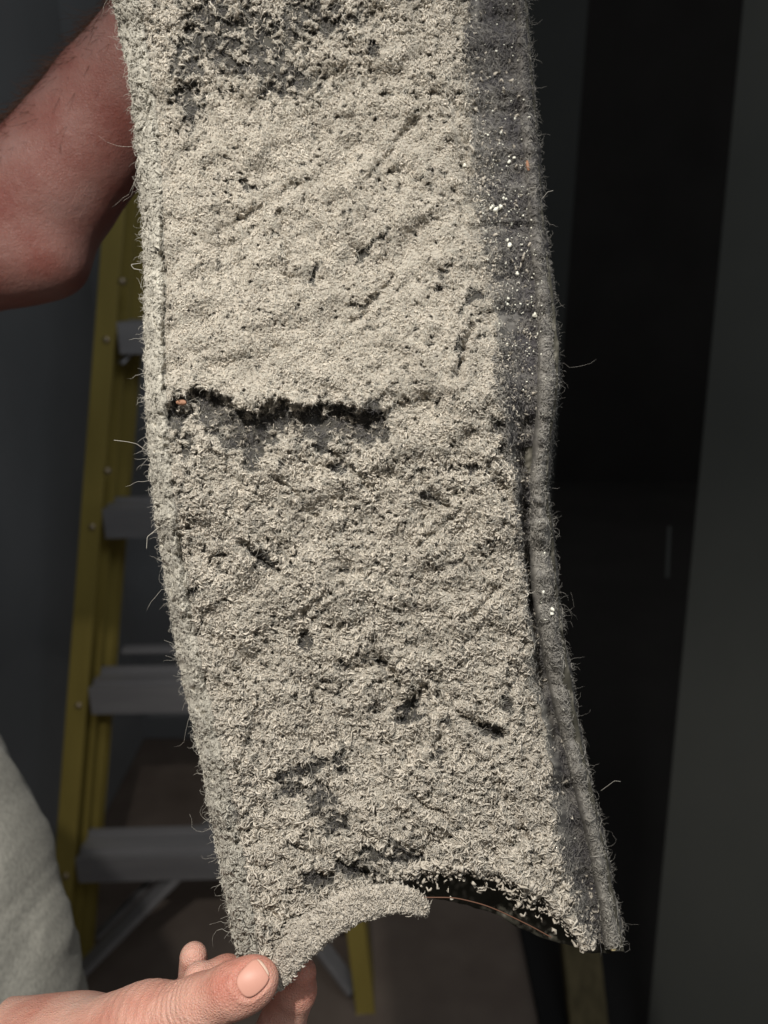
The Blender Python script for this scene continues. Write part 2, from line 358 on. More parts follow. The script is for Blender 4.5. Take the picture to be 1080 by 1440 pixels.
add(V, q, T, np.repeat(d, per), np.repeat(.9+.2*rng.uniform(size=len(x)), per))
o = mesh('felt_fibres', np.concatenate(VV), np.concatenate(QQ), M_fibre, root, tris=np.concatenate(TT),
         attrs={'dust': np.concatenate(DD), 'tone': np.concatenate(TN)}); o['kind'] = 'stuff'
# pale crumbs of lint fallen on the side and on the torn lower corner
x = np.concatenate([rng.uniform(0, 1, 1500)]); y = rng.uniform(60, 1330, 1500)
xx = e(TXR, y)+(x**2.2)*(e(TXS, y)-e(TXR, y))
keep = rng.uniform(size=1500) < np.interp(y, [60, 150, 500, 640, 760, 1180, 1250, 1330], [.15, .35, .25, .12, .15, .12, .6, 1])
xx, y = xx[keep], y[keep]
V, q, T, per = worms(xx, y, DS, .0026*np.exp(rng.normal(0, .3, len(xx))), .00042*np.exp(rng.normal(0, .3, len(xx))), lift=.001)
o = mesh('lint_crumbs', V, q, M_dust, root, tris=T, attrs={'dust': np.full(len(V), .85), 'tone': np.full(len(V), .9)}); o['kind'] = 'stuff'
# drips of lint hanging from the lower front edge
x = rng.uniform(545, 832, 950); y = VB(x)+rng.exponential(6, 950)*np.interp(x, [545, 640, 760, 832], [.8, 1.2, 1.5, .4])-4
y = np.minimum(y, VBB(x)-3)
fb = lambda x_, y_: D_front(x_, np.minimum(y_, VB(x_)-6), False)+.0012+np.clip(y_-VB(x_), 0, 60)*.00022
V, q, T, per = worms(x, y, fb, .0032*np.exp(rng.normal(0, .3, len(x))), .00042*np.exp(rng.normal(0, .3, len(x))), lift=.001)
o = mesh('edge_lint', V, q, M_dust, root, tris=T, attrs={'dust': np.ones(len(V)), 'tone': np.full(len(V), 1.0)}); o['kind'] = 'stuff'

def fuzz(name, N, cond, fun, L, rad, dustv, mt):
    x, y = scatter(N); ok = cond(x, y); x, y = x[ok], y[ok]; n_ = len(x); K = 6
    p = px(x, y, fun(x, y)-.0004); nn_ = normals(x, y, fun); t1 = np.cross(nn_, [0, 1.0, 0]); t1 /= np.linalg.norm(t1, axis=1, keepdims=True); t2 = np.cross(nn_, t1)
    a = rng.uniform(0, 6.283, n_); cur = rng.normal(0, .7, n_); Ls = L*np.exp(rng.normal(0, .4, n_)); lf = rng.uniform(-.05, .55, n_); path = np.zeros((n_, K, 3)); pos = p
    for k in range(K):
        path[:, k] = pos; a = a+cur+rng.normal(0, .4, n_); lf = lf-.12
        pos = pos+(Ls/(K-1))[:, None]*(np.cos(a)[:, None]*t1+np.sin(a)[:, None]*t2+lf[:, None]*nn_)
    hc = bpy.data.hair_curves.new(name); hc.add_curves([K]*n_)
    W = c2w(path).reshape(-1, 3)-np.array(root.location); hc.points.foreach_set('position', W.astype(np.float32).ravel())
    ra = hc.attributes.get('radius') or hc.attributes.new('radius', 'FLOAT', 'POINT')
    ra.data.foreach_set('value', np.tile(np.array([1, 1, .9, .8, .6, .3])*rad, n_).astype(np.float32))
    for nm, vv in (('dust', np.repeat(np.clip(dustv(x, y)+.12*rng.normal(size=n_), 0, 1), K)), ('tone', np.repeat(rng.uniform(.8, 1.15, n_), K))):
        at = hc.attributes.new(nm, 'FLOAT', 'POINT'); at.data.foreach_set('value', vv.astype(np.float32))
    hc.materials.append(mt); o = bpy.data.objects.new(name, hc); COL.objects.link(o); o.parent = root; o['kind'] = 'stuff'
fuzz('lint_fuzz', 110000, lambda x, y: (rng.uniform(size=len(x)) > -bare(x, y)*.1) & (x > XL(y)) & (x < XR(y)+2) & in_panel(x, y+3), D_front, .0030, .00006, lambda x, y: 1-.92*bare(x, y), M_fibre)
# loose hairs standing off both edges
def hairs(n, fx, dfun, sgn, y0=-40, y1=1330, L=.0045):
    y = rng.uniform(y0, y1, n); x = fx(y) - sgn*1.0; K = 7
    p = px(x, y, dfun(x, y)); a = rng.normal(0, .8, n); cur = rng.normal(0, .5, n)
    Ls = L*np.exp(rng.normal(0, .55, n)); path = np.zeros((n, K, 3)); pos = p.copy()
    for k in range(K):
        path[:, k] = pos; a = a+cur+rng.normal(0, .35, n)
        pos = pos + (Ls/(K-1))[:, None]*np.stack([sgn*np.cos(a), np.sin(a), .3*rng.normal(size=n)], -1)
    V, q, T = tubes(path, np.tile(np.linspace(1, .4, K), (n, 1))*.00007)
    return c2w(V), q, T
VV, QQ, TT, DD, TN, off = [], [], [], [], [], 0
for a_ in (hairs(1100, XL, lambda x, y: D_front(x, y), -1, L=.0022), hairs(22, XL, lambda x, y: D_front(x, y), -1, L=.006)):
    add(*a_, np.full(len(a_[0]), .9), np.ones(len(a_[0])))
for a_ in (hairs(1500, XE, DR, 1, L=.0018), hairs(26, XE, DR, 1, L=.006)):
    add(*a_, np.full(len(a_[0]), .35), np.ones(len(a_[0])))
def hair_px(pts, d, r=.00011):
    pts = np.array(pts, float); t = np.linspace(0, 1, len(pts)); s = np.linspace(0, 1, 14)
    X = np.interp(s, t, pts[:, 0]); Y = np.interp(s, t, pts[:, 1])
    V, q, T = tubes(px(X, Y, np.full(14, d))[None], np.full((1, 14), r)); return c2w(V), q, T
for pts, d, du in ([[(206, 634), (192, 624), (178, 621), (160, 619)], .283, .9], [[(845, 1112), (856, 1104), (864, 1098), (873, 1099)], .305, .6],
                   [[(762, 280), (770, 270), (778, 268)], .30, .5], [[(200, 380), (188, 378), (184, 372), (198, 370)], .297, .8],
                   [[(223, 742), (207, 755), (206, 772)], .285, .9]):
    a_ = hair_px(pts, d); add(*a_, np.full(len(a_[0]), du), np.ones(len(a_[0])))
o = mesh('loose_hairs', np.concatenate(VV), np.concatenate(QQ), M_fibre, root, tris=np.concatenate(TT),
         attrs={'dust': np.concatenate(DD), 'tone': np.concatenate(TN)}); o['kind'] = 'stuff'

# ---- the curled strip torn from the lower edge
fl = np.array([[378, 1392, 6, .274], [392, 1372, 15, .271], [408, 1345, 21, .268], [430, 1320, 24, .266], [462, 1293, 25, .266], [495, 1275, 23, .267],
               [530, 1266, 21, .269], [560, 1264, 18, .271], [580, 1268, 15, .273], [592, 1276, 10, .275], [597, 1282, 4, .276]])
ts = np.linspace(0, 1, len(fl)); tt = np.linspace(0, 1, 150)
c = np.stack([np.interp(tt, ts, fl[:, k]) for k in range(4)], -1)
for _ in range(6): c[1:-1] = (c[:-2]+2*c[1:-1]+c[2:])/4
def flap_surface(t, th):
    cx = np.interp(t, tt, c[:, 0]); cy = np.interp(t, tt, c[:, 1]); r = np.interp(t, tt, c[:, 2]); dd = np.interp(t, tt, c[:, 3])
    gx = np.interp(t, tt, np.gradient(c[:, 0])); gy = np.interp(t, tt, np.gradient(c[:, 1])); l = np.hypot(gx, gy)
    nx, ny = -gy/l, gx/l
    wob = 1+.10*pn(t*500, th*30, 22, 3)+.08*pn(t*500, th*30, 8, 4)
    r = r*wob*.84
    return px(cx+nx*r*np.cos(th), cy+ny*r*np.cos(th), dd-.0048*np.sin(th)*wob*(r/22)-.0012*np.cos(2*th))
TH, TTg = np.meshgrid(np.linspace(0, 2*math.pi, 41)[:-1], tt)
pts = flap_surface(TTg.ravel(), TH.ravel()).reshape(150, 40, 3)
idx = np.arange(6000).reshape(150, 40); q = np.stack([idx[:-1], np.roll(idx, -1, 1)[:-1], np.roll(idx, -1, 1)[1:], idx[1:]], -1).reshape(-1, 4)
flapo = mesh('torn_strip', c2w(pts).reshape(-1, 3), q, M_dust, root, attrs={'dust': np.full(6000, .9), 'tone': np.full(6000, .9)})
N = 17000; t = rng.uniform(0, 1, N); th = rng.uniform(-.5, math.pi+.5, N)
p0 = flap_surface(t, th); pa = flap_surface(t, th+.05)-p0; pb = flap_surface(np.clip(t+.01, 0, 1.01), th)-flap_surface(t-.01, th)
pa /= np.linalg.norm(pa, axis=1, keepdims=True); pb /= np.linalg.norm(pb, axis=1, keepdims=True)
n = np.cross(pa, pb); cen = np.stack([np.interp(t, tt, k) for k in px(c[:, 0], c[:, 1], c[:, 3]).T], -1)
n *= np.sign((n*(p0-cen)).sum(1))[:, None]
a = rng.uniform(0, 6.28, N); cur = rng.normal(0, 1, N); path = np.zeros((N, 5, 3)); pos = p0.copy(); ln = .0017*np.exp(rng.normal(0, .3, N))
for k in range(5):
    path[:, k] = pos+n*(.0002+.0007*math.sin(math.pi*k/4)*rng.uniform(.2, 1.6, N))[:, None]
    a = a+cur*rng.uniform(.1, 1.1, N); pos = pos+(ln/4*np.cos(a))[:, None]*pa+(ln/4*np.sin(a))[:, None]*pb
V, q, T = tubes(path, .00021*np.exp(rng.normal(0, .3, (N, 1)))*np.array([.5, 1, 1, 1, .5]))
m_ = np.repeat(np.clip(1+.12*rng.normal(size=N), .6, 1.3), 15)
o = mesh('lint', c2w(V), q, M_dust, flapo, tris=T, attrs={'dust': np.ones(len(V)), 'tone': m_}); o['kind'] = 'stuff'

# ---- grains, chips and the copper thread
def blob(cen, r, n=1, sq=.7, seed=0):
    g = np.random.default_rng(seed)
    th, ph = np.meshgrid(np.linspace(0, 2*math.pi, 9)[:-1], np.linspace(0.25, math.pi-.25, 5))
    v = np.stack([np.sin(ph)*np.cos(th), np.sin(ph)*np.sin(th), np.cos(ph)], -1)*(1+.25*g.normal(size=th.shape))[..., None]
    A = np.linalg.qr(g.normal(size=(3, 3)))[0]; v = (v*np.array([1, sq, .8]))@A*r
    i = np.arange(40).reshape(5, 8); q = np.stack([i[:-1], np.roll(i, -1, 1)[:-1], np.roll(i, -1, 1)[1:], i[1:]], -1).reshape(-1, 4)
    T = np.array([[i[0, 0], i[0, k+1], i[0, k]] for k in range(1, 7)]+[[i[4, 0], i[4, k], i[4, k+1]] for k in range(1, 7)])
    return cen+v.reshape(-1, 3), q, T
big = [(697, 295, 5), (704, 291, 4), (690, 293, 3.2), (716, 345, 4.5), (713, 338, 3.2), (714, 420, 4), (713, 428, 2.8), (701, 456, 4), (752, 443, 4), (653, 233, 3.6),
       (716, 228, 3.2), (723, 222, 3), (682, 325, 3.4), (719, 315, 3), (708, 279, 3), (712, 280, 2.6), (757, 470, 3), (777, 857, 3.2), (776, 863, 3.6), (764, 833, 3),
       (724, 167, 2.6), (729, 85, 2.2), (704, 187, 3), (744, 165, 2.6), (698, 72, 2.2), (678, 300, 3), (727, 385, 3), (686, 190, 2.6), (693, 290, 3)]
gr = list(big)
for _ in range(260):
    yy = rng.choice([rng.uniform(0, 560), rng.normal(310, 70), rng.normal(440, 60), rng.uniform(560, 1300)], p=[.35, .28, .28, .09])
    if yy < -20 or yy > 1300: continue
    xx = rng.uniform(float(e(TXR, yy))-2, float(e(TXE, yy))-14); gr.append((xx, yy, rng.uniform(.7, 1.7)))
k0 = 0; VV, QQ, TT = [], [], []
for i, (gx, gy, r) in enumerate(gr):
    gx = np.array([gx]); gy = np.array([gy], float); dd = DR(gx, gy) if gx[0] > e(TXS, gy[0]) else DS(gx, gy)
    if gx[0] < e(TXR, gy[0]): dd = D_front(gx, gy)-.0008
    V, q, T = blob(px(gx, gy, dd-.0011)[0], r*.00028, seed=i); VV.append(V); QQ.append(q+k0); TT.append(T+k0); k0 += len(V)
o = mesh('white_grains', c2w(np.concatenate(VV)), np.concatenate(QQ), M_white, root, tris=np.concatenate(TT)); o['kind'] = 'stuff'
def chip(name, x0, y0, x1, y1, d, r, m_, lab):
    V, q, T = tubes(px(np.linspace(x0, x1, 4), np.linspace(y0, y1, 4), np.full(4, d))[None], np.array([[.5, 1, 1, .6]])*r, 6)
    o = mesh(name, c2w(V), q, m_, root); o['label'] = lab; return o
dl = float(D_front(np.array([255.]), np.array([566.]))[0])
chip('brick_chip', 248, 566, 262, 566, min(dl, .279)-.0015, .0011, M_orange, 'orange chip caught under the overhanging lint')
chip('brick_chip', 741, 226, 744, 240, float(DR(np.array([742.]), np.array([232.]))[0])-.0008, .0009, M_orange, 'orange brown sliver in the upper edge')
chip('tan_chip', 857, 1333, 866, 1334, .296, .0011, M_tan, 'tan crumb below the lower corner')
s = np.array([[560, 1262], [600, 1262], [640, 1262], [680, 1272], [705, 1282], [748, 1303], [775, 1318]], float)
k_ = np.linspace(0, 1, 40); X = np.interp(k_, np.linspace(0, 1, 7), s[:, 0]); Y = np.interp(k_, np.linspace(0, 1, 7), s[:, 1])
for _ in range(5): X[1:-1] = (X[:-2]+2*X[1:-1]+X[2:])/4; Y[1:-1] = (Y[:-2]+2*Y[1:-1]+Y[2:])/4
V, q, T = tubes(px(X, Y, np.full(40, .288))[None], np.full((1, 40), .00022), 6)
mesh('copper_thread', c2w(V), q, M_copper, root)

# ================================================================ bodies by signed distance
def rc(G, a, b, ra, rb):                     # tapered capsule
    a = np.array(a); b = np.array(b); ab = b-a; L2 = (ab**2).sum()
    t = np.clip(((G[0]-a[0])*ab[0]+(G[1]-a[1])*ab[1]+(G[2]-a[2])*ab[2])/L2, 0, 1)
    d = np.sqrt((G[0]-a[0]-t*ab[0])**2+(G[1]-a[1]-t*ab[1])**2+(G[2]-a[2]-t*ab[2])**2)
    return d-(ra+(rb-ra)*t)
def ell(G, c_, r_, R=None):
    p = [G[i]-c_[i] for i in range(3)]
    if R is not None: p = [sum(p[j]*R[j][i] for j in range(3)) for i in range(3)]
    k0 = np.sqrt(sum((p[i]/r_[i])**2 for i in range(3))); k1 = np.sqrt(sum((p[i]/r_[i]**2)**2 for i in range(3)))+1e-9
    return k0*(k0-1)/k1
def smin(a, b, k):
    h = np.clip(.5+.5*(b-a)/k, 0, 1); return b*(1-h)+a*h-k*h*(1-h)
def smax(a, b, k): return -smin(-a, -b, k)
def grid(lo, hi, vx):
    ax = [np.arange(lo[i], hi[i], vx, dtype=np.float32) for i in range(3)]
    return np.meshgrid(*ax, indexing='ij')
def to_mesh(sdf, lo, vx):
    g = openvdb.FloatGrid(1.0); g.copyFromArray(sdf.astype(np.float32))
    pts, quads = g.convertToQuads(isovalue=0.0)
    return pts*vx+np.array(lo), quads
def rot(ax, deg): return np.array(Matrix.Rotation(math.radians(deg), 3, ax))

# skin
M_skin, nt, b = mat('skin', (.5, .27, .2), .5, spec=.4)
noise_col(nt, b, [(.30, (.56, .22, .165)), (.5, (.68, .36, .28)), (.72, (.75, .47, .38))], 38, 5)
_l = b.inputs['Base Color'].links[0].from_socket
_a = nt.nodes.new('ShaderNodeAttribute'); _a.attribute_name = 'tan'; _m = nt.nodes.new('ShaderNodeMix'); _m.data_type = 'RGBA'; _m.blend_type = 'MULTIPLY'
_m.inputs['B'].default_value = (.48, .41, .44, 1); nt.links.new(_a.outputs['Fac'], _m.inputs['Factor']); nt.links.new(_l, _m.inputs['A']); nt.links.new(_m.outputs['Result'], b.inputs['Base Color'])  # multiply darkens the raised arm's skin, painted in place of dimmer light
b.inputs['Subsurface Weight'].default_value = .25; b.inputs['Subsurface Radius'].default_value = (.006, .0022, .0012); b.inputs['Subsurface Scale'].default_value = .6
n = nt.nodes
tc = n.new('ShaderNodeTexCoord'); vo = n.new('ShaderNodeTexVoronoi'); vo.inputs['Scale'].default_value = 900; vo.feature = 'DISTANCE_TO_EDGE'
ns = n.new('ShaderNodeTexNoise'); ns.inputs['Scale'].default_value = 260; ns.inputs['Detail'].default_value = 6
nt.links.new(tc.outputs['Object'], vo.inputs[0]); nt.links.new(tc.outputs['Object'], ns.inputs[0])
ad = n.new('ShaderNodeMath'); ad.operation = 'ADD'; nt.links.new(vo.outputs[0], ad.inputs[0]); nt.links.new(ns.outputs[0], ad.inputs[1])
bp = n.new('ShaderNodeBump'); bp.inputs['Strength'].default_value = .7; bp.inputs['Distance'].default_value = .0007
nt.links.new(ad.outputs[0], bp.inputs['Height']); nt.links.new(bp.outputs[0], b.inputs['Normal'])
M_nail, nt2, b2 = mat('nail', (.70, .36, .28), .45, spec=.35)
M_nailtip, _, _ = mat('nail_tip', (.74, .55, .44), .45)
M_hair, _, _ = mat('arm_hair', (.10, .045, .025), .6)

person = empty('person', np.array([-.42, .40, .0]), 'person in a grey shirt holding up the dusty sleeve between both bare hands', 'person')

Q = lambda x_, y_, d_: px(x_, y_, d_)
# near hand: fine grid
vx = .00055
lo = np.array([-.155, -.232, .232]); hi = np.array([-.018, -.148, .345])
G = grid(lo, hi, vx)
mm = .001
thA = Q(205, 1452, .276); thB = Q(282, 1416, .268); thC = Q(345, 1381, .262)
d = rc(G, Q(60, 1510, .285), thA, .0200, .0165)
d = smin(d, rc(G, thA, thB, .0142, .0105), .006)
d = smin(d, rc(G, thB, Q(322, 1394, .264), .0101, .0093), .003)
tipR = rot('Z', 28)
d = smin(d, ell(G, Q(346, 1386, .2635), (.0122, .0094, .0084), tipR), .003)
# web and palm
d = smin(d, ell(G, Q(150, 1500, .292), (.040, .0215, .020), rot('Z', 10)), .010)
d = smin(d, rc(G, Q(-60, 1500, .300), Q(90, 1494, .292), .024, .022), .012)
d = smin(d, rc(G, Q(20, 1466, .298), Q(120, 1450, .300), .0100, .0085), .008)
# wrinkles across the thumb's joint
axis = (thC-thA)/np.linalg.norm(thC-thA)
s_ = (G[0]-thA[0])*axis[0]+(G[1]-thA[1])*axis[1]+(G[2]-thA[2])*axis[2]
Lt = np.linalg.norm(thC-thA)
w_ = np.exp(-((s_-.47*Lt)/.0075)**2)
side = (G[0]*axis[1]-G[1]*axis[0])
ph = s_*1000*2.9+2.2*np.sin(side*420)+1.0*np.sin(side*900+1)
d = d + (.00046+.0001*np.sin(side*300))*w_*np.maximum(np.sin(ph), -.2)
d = d + .00012*np.sin(s_*1000*1.7+3*np.sin(side*260))*np.exp(-((s_-.15*Lt)/.018)**2)
# nail bed groove
nv = np.array([.36, .27, -.90]); nv /= np.linalg.norm(nv); nail_c = Q(357, 1378, .2565); ux = axis-nv*(axis@nv); ux /= np.linalg.norm(ux); uy = np.cross(nv, ux)
ga = sum((G[i]-nail_c[i])*ux[i] for i in range(3)); gb = sum((G[i]-nail_c[i])*uy[i] for i in range(3)); gc = sum((G[i]-nail_c[i])*nv[i] for i in range(3))
gf = ((np.abs(ga)/.0057)**2.8+(np.abs(gb)/.0045)**2.8)**(1/2.8)-1
d = d + .0006*np.exp(-(gf/.13)**2)*(gc > -.005)*(ga < .0045) - .0003*np.exp(-((gf-.35)/.16)**2)*(gc > -.005)*(ga < .003)
# index behind the strip, tip up
idx = rc(G, Q(372, 1490, .300), Q(398, 1436, .296), .0096, .0092)
idx = smin(idx, rc(G, Q(398, 1436, .296), Q(416, 1392, .291), .0088, .0080), .0016)
idx = smin(idx, rc(G, Q(416, 1392, .291), Q(424, 1368, .2875), .0080, .0058), .002)
idx = smin(idx, rc(G, Q(250, 1500, .312), Q(372, 1490, .300), .0105, .0098), .003)
d = smin(d, idx, .0015)
# curled fingers further back
f2 = rc(G, Q(170, 1470, .318), Q(244, 1425, .322), .0095, .0088)
f2 = smin(f2, rc(G, Q(244, 1425, .322), Q(270, 1382, .316), .0070, .0062), .002)
f2 = smin(f2, rc(G, Q(272, 1385, .314), Q(272, 1345, .308), .0066, .0056), .002)
d = smin(d, f2, .0012)
f3 = rc(G, Q(200, 1480, .306), Q(262, 1440, .306), .0092, .0088)
f3 = smin(f3, rc(G, Q(262, 1440, .306), Q(318, 1372, .300), .0084, .0078), .002)
f3 = smin(f3, rc(G, Q(322, 1380, .300), Q(280, 1376, .294), .0076, .0062), .003)
d = smin(d, f3, .0010)
f4 = rc(G, Q(110, 1475, .325), Q(205, 1450, .330), .0085, .0078)
f4 = smin(f4, rc(G, Q(205, 1450, .330), Q(255, 1402, .326), .0072, .0062), .002)
d = smin(d, f4, .001)
V1, q1 = to_mesh(d, lo, vx)
# nail: cut from an ellipsoid shell set 0.3 mm proud of the thumb tip
Gn = grid(Q(325, 1412, .255)-np.array([0, 0, .006]), Q(392, 1345, .262)+np.array([0, 0, .004]), .00025)
tip_n = ell(Gn, Q(346, 1386, .2635), (.0122, .0094, .0084), tipR)
tip_n = smin(tip_n, rc(Gn, thB, Q(322, 1394, .264), .0101, .0093), .003)
nv = np.array([.36, .27, -.90]); nv /= np.linalg.norm(nv)
shell = np.abs(tip_n-.00022)-.00030
nail_c = Q(357, 1378, .2565); ux = axis-nv*(axis@nv); ux /= np.linalg.norm(ux); uy = np.cross(nv, ux)
pa_ = sum((Gn[i]-nail_c[i])*ux[i] for i in range(3)); pb_ = sum((Gn[i]-nail_c[i])*uy[i] for i in range(3)); pc_ = sum((Gn[i]-nail_c[i])*nv[i] for i in range(3))
foot = ((np.abs(pa_)/.0055)**2.8+(np.abs(pb_)/.0043)**2.8)**(1/2.8)-1
nail = smax(smax(shell, foot*.005, .0003), -pc_-.006, .0003)
tipcut = pa_-.0046+.10*pb_**2/.005
Vn, qn = to_mesh(smax(nail, tipcut, .0001), np.array([g.min() for g in Gn]), .00025)
Vt, qt = to_mesh(smax(nail, -tipcut, .0001), np.array([g.min() for g in Gn]), .00025)
# rest of the body: coarse grid
vx2 = .0022
lo2 = np.array([-.56, -.46, .22]); hi2 = np.array([.02, .44, .62])
G = grid(lo2, hi2, vx2)
A = [Q(-560, 500, .47), Q(-330, 400, .47), Q(-70, 350, .445), Q(2, 335, .430), Q(72, 263, .425), Q(162, 150, .415), Q(250, 30, .39), Q(330, -70, .360)]
R_ = [.056, .048, .0410, .0385, .0365, .0335, .0280, .0215]
d = rc(G, A[0], A[1], R_[0], R_[1])
for i in range(1, 7): d = smin(d, rc(G, A[i], A[i+1], R_[i], R_[i+1]), .004)
d = smin(d, ell(G, Q(78, 372, .430), (.015, .014, .02)), .022)          # elbow
# upper hand gripping the top of the sleeve, above the frame
d = smin(d, ell(G, Q(380, -150, .340), (.034, .032, .016), rot('Z', 40)), .012)
for k in range(4):
    a0 = Q(350+45*k, -190-8*k, .335); a1 = a0+np.array([.004, .012, -.028]); a2 = a1+np.array([.004, -.024, -.012])
    fg = smin(rc(G, a0, a1, .0095, .0088), rc(G, a1, a2, .0085, .0075), .003); d = smin(d, fg, .003)
# other arm reaching along the body to the near hand
B = [Q(-640, 700, .50), Q(-560, 1120, .40), Q(-300, 1460, .335), Q(-60, 1505, .300)]
rB = [.055, .045, .036, .0245]
for i in range(3): d = smin(d, rc(G, B[i], B[i+1], rB[i], rB[i+1]), .012)
d = smax(d, G[0]-(-.020), .0005) if False else d
# trunk and neck under the shirt
d = smin(d, ell(G, Q(-520, 900, .53), (.085, .21, .10)), .03)
keep = ~((G[0] > -.154) & (G[1] < -.150) & (G[1] > -.26))
d = np.where(keep, d, .01)
V2, q2 = to_mesh(d, lo2, vx2)
V = c2w(np.concatenate([V1, V2])); q = np.concatenate([q1, q2+len(V1)])
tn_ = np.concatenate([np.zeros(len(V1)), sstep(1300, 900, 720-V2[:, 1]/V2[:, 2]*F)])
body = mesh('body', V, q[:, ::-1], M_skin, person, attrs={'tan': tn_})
sm = body.modifiers.new('smooth', 'SMOOTH'); sm.factor = .5; sm.iterations = 2
mesh('nail', c2w(Vn), qn[:, ::-1], M_nail, person); mesh('nail_tip', c2w(Vt), qt[:, ::-1], M_nailtip, person)
# fine hair along the raised forearm
N = 5000; t = rng.uniform(.5, 4.8, N); i0 = t.astype(int); fr = t-i0
AA = np.array(A[2:]); RR = np.array(R_[2:]); cc = AA[i0]*(1-fr)[:, None]+AA[i0+1]*fr[:, None]; r = RR[i0]*(1-fr)+RR[i0+1]*fr
ax_ = AA[i0+1]-AA[i0]; ax_ /= np.linalg.norm(ax_, axis=1, keepdims=True); e1 = np.cross(ax_, [0, 0, 1.]); e1 /= np.linalg.norm(e1, axis=1, keepdims=True); e2 = np.cross(ax_, e1)
sg = np.sign(e1[:, 0:1]); e1 = -e1*sg; th = rng.normal(0, .55, N); zz = np.sign(e2[:, 2:3]); e2 = -e2*zz
nn = np.cos(th)[:, None]*e1+np.sin(th)[:, None]*e2; pos = cc+nn*(r+.0002)[:, None]; path = np.zeros((N, 5, 3))
dr = -ax_*.9+rng.normal(0, .45, (N, 3)); L = .007*np.exp(rng.normal(0, .3, N))
for k in range(5): path[:, k] = pos; pos = pos+(L/4)[:, None]*(dr*.85+nn*.40); dr = dr+rng.normal(0, .12, (N, 3))
V, qh, T = tubes(path, np.tile([1, 1, .9, .7, .4], (N, 1))*.0001)
o = mesh('arm_hair', c2w(V), qh, M_hair, person, tris=T); o['kind'] = 'stuff'

# shirt
M_shirt, nt, b = mat('grey_jersey', (.3, .3, .27), .95, spec=.1)
noise_col(nt, b, [(.3, (.29, .285, .255)), (.7, (.43, .42, .375))], 420, 8, stretch=(1.3, 1, .7), bump=.6, bdist=.0008)
b.inputs['Sheen Weight'].default_value = .15
vx3 = .0022; lo3 = np.array([-.56, -.60, .26]); hi3 = np.array([-.12, .20, .68])
G = grid(lo3, hi3, vx3)
d = ell(G, Q(-330, 1560, .500), (.216, .338, .135))
d = smin(d, ell(G, Q(-560, 900, .53), (.11, .24, .12)), .05)
d = smin(d, rc(G, Q(-650, 540, .47), Q(-470, 450, .44), .070, .066), .02)
d = smin(d, rc(G, Q(-650, 720, .50), Q(-590, 960, .44), .066, .060), .02)
u_ = G[0]; v_ = G[1]
fold = pn(u_*1000+v_*380, v_*160, 34, 4)*.0052+pn(u_*1000+v_*250, v_*300, 14, 5)*.0030
fold = fold+.006*np.exp(-((u_*1000+v_*420+258)/4.0)**2)*sstep(-.17, -.22, v_)
fold = fold+.0040*np.abs(pn(u_*1000+v_*330, v_*190, 26, 9))+.0018*np.abs(pn(u_*1000-v_*500, v_*500, 17, 10))
d = d+fold
arm = rc(G, A[0], A[1], .060, .050)
V3, q3 = to_mesh(d, lo3, vx3)
sh = mesh('shirt', c2w(V3), q3[:, ::-1], M_shirt, person)
sm = sh.modifiers.new('smooth', 'SMOOTH'); sm.factor = .5; sm.iterations = 3
# white specks stuck on the shirt
for i, (gx, gy, rr) in enumerate([(31, 1358, 1.6), (33, 1366, 1.3), (32, 1374, 1.5)]):
    hit = None
    k = 0
    V, qq, T = blob(Q(gx, gy, .3735), rr*.0004, seed=900+i)

# ================================================================ stepladder
M_yel, nt, b = mat('yellow_fibreglass', (.42, .33, .05), .45)
noise_col(nt, b, [(.3, (.25, .195, .05)), (.75, (.35, .275, .072))], 14, 6, stretch=(1, 1, .2), bump=.1, bdist=.0005)
M_alu, nt, b = mat('dull_aluminium', (.30, .30, .32), .5, metal=.35)
noise_col(nt, b, [(.3, (.28, .275, .29)), (.75, (.38, .375, .39))], 22, 6, stretch=(.2, 1, 1))
M_riv, _, _ = mat('rivet', (.5, .42, .3), .35, metal=.9)
Y0, LEAN = 1.0, .22
lad = empty('stepladder', (-.30, Y0, 0), 'yellow fibreglass stepladder with grooved aluminium treads standing behind the sleeve', 'ladder')
lad.rotation_euler = (0, 0, math.radians(2.0))
def xl(h): return -.602+.123*h       # centre of the left rail, right rail mirrored about the middle
def xr_(h): return -.034-.10*h
def fy(h): return Y0+LEAN*h
def local(V): return np.asarray(V)
H = 2.25
def rail(name, xf, yf, h0, h1, w_, dep, sgn, m_=M_yel):
    # C channel: flat web facing outward with two flanges turned in; built as one extruded profile
    t = .004
    prof = [(0, 0), (w_, 0), (w_, t), (t, t), (t, dep-t), (w_, dep-t), (w_, dep), (0, dep)]
    prof = [(p[0]*sgn - sgn*w_/2, p[1]) for p in prof]
    V = []
    for h in (h0, h1): V += [[xf(h)+p[0], yf(h)+p[1], h] for p in prof]
    n_ = len(prof); F_ = [[i, (i+1) % n_, n_+(i+1) % n_, n_+i] for i in range(n_)]
    F_ += [[0, 1, 2, 3], [0, 3, 4, 7], [4, 5, 6, 7]]; F_ += [[n_+a for a in f[::-1]] for f in F_[-3:]]
    o = mesh(name, V, F_, m_, lad, smooth=False); bevel(o, .0012); return o
rl = rail('front_rail', xl, fy, 0, H, .034, .070, 1); rr = rail('front_rail', xr_, fy, 0, H, .034, .070, -1)
rail('rear_rail', lambda h: xl(h)+.016, lambda h: fy(h)+.10, 0, H-.1, .026, .03, 1)
rail('rear_rail', lambda h: xr_(h)-.016, lambda h: fy(h)+.10, 0, H-.1, .026, .03, -1)
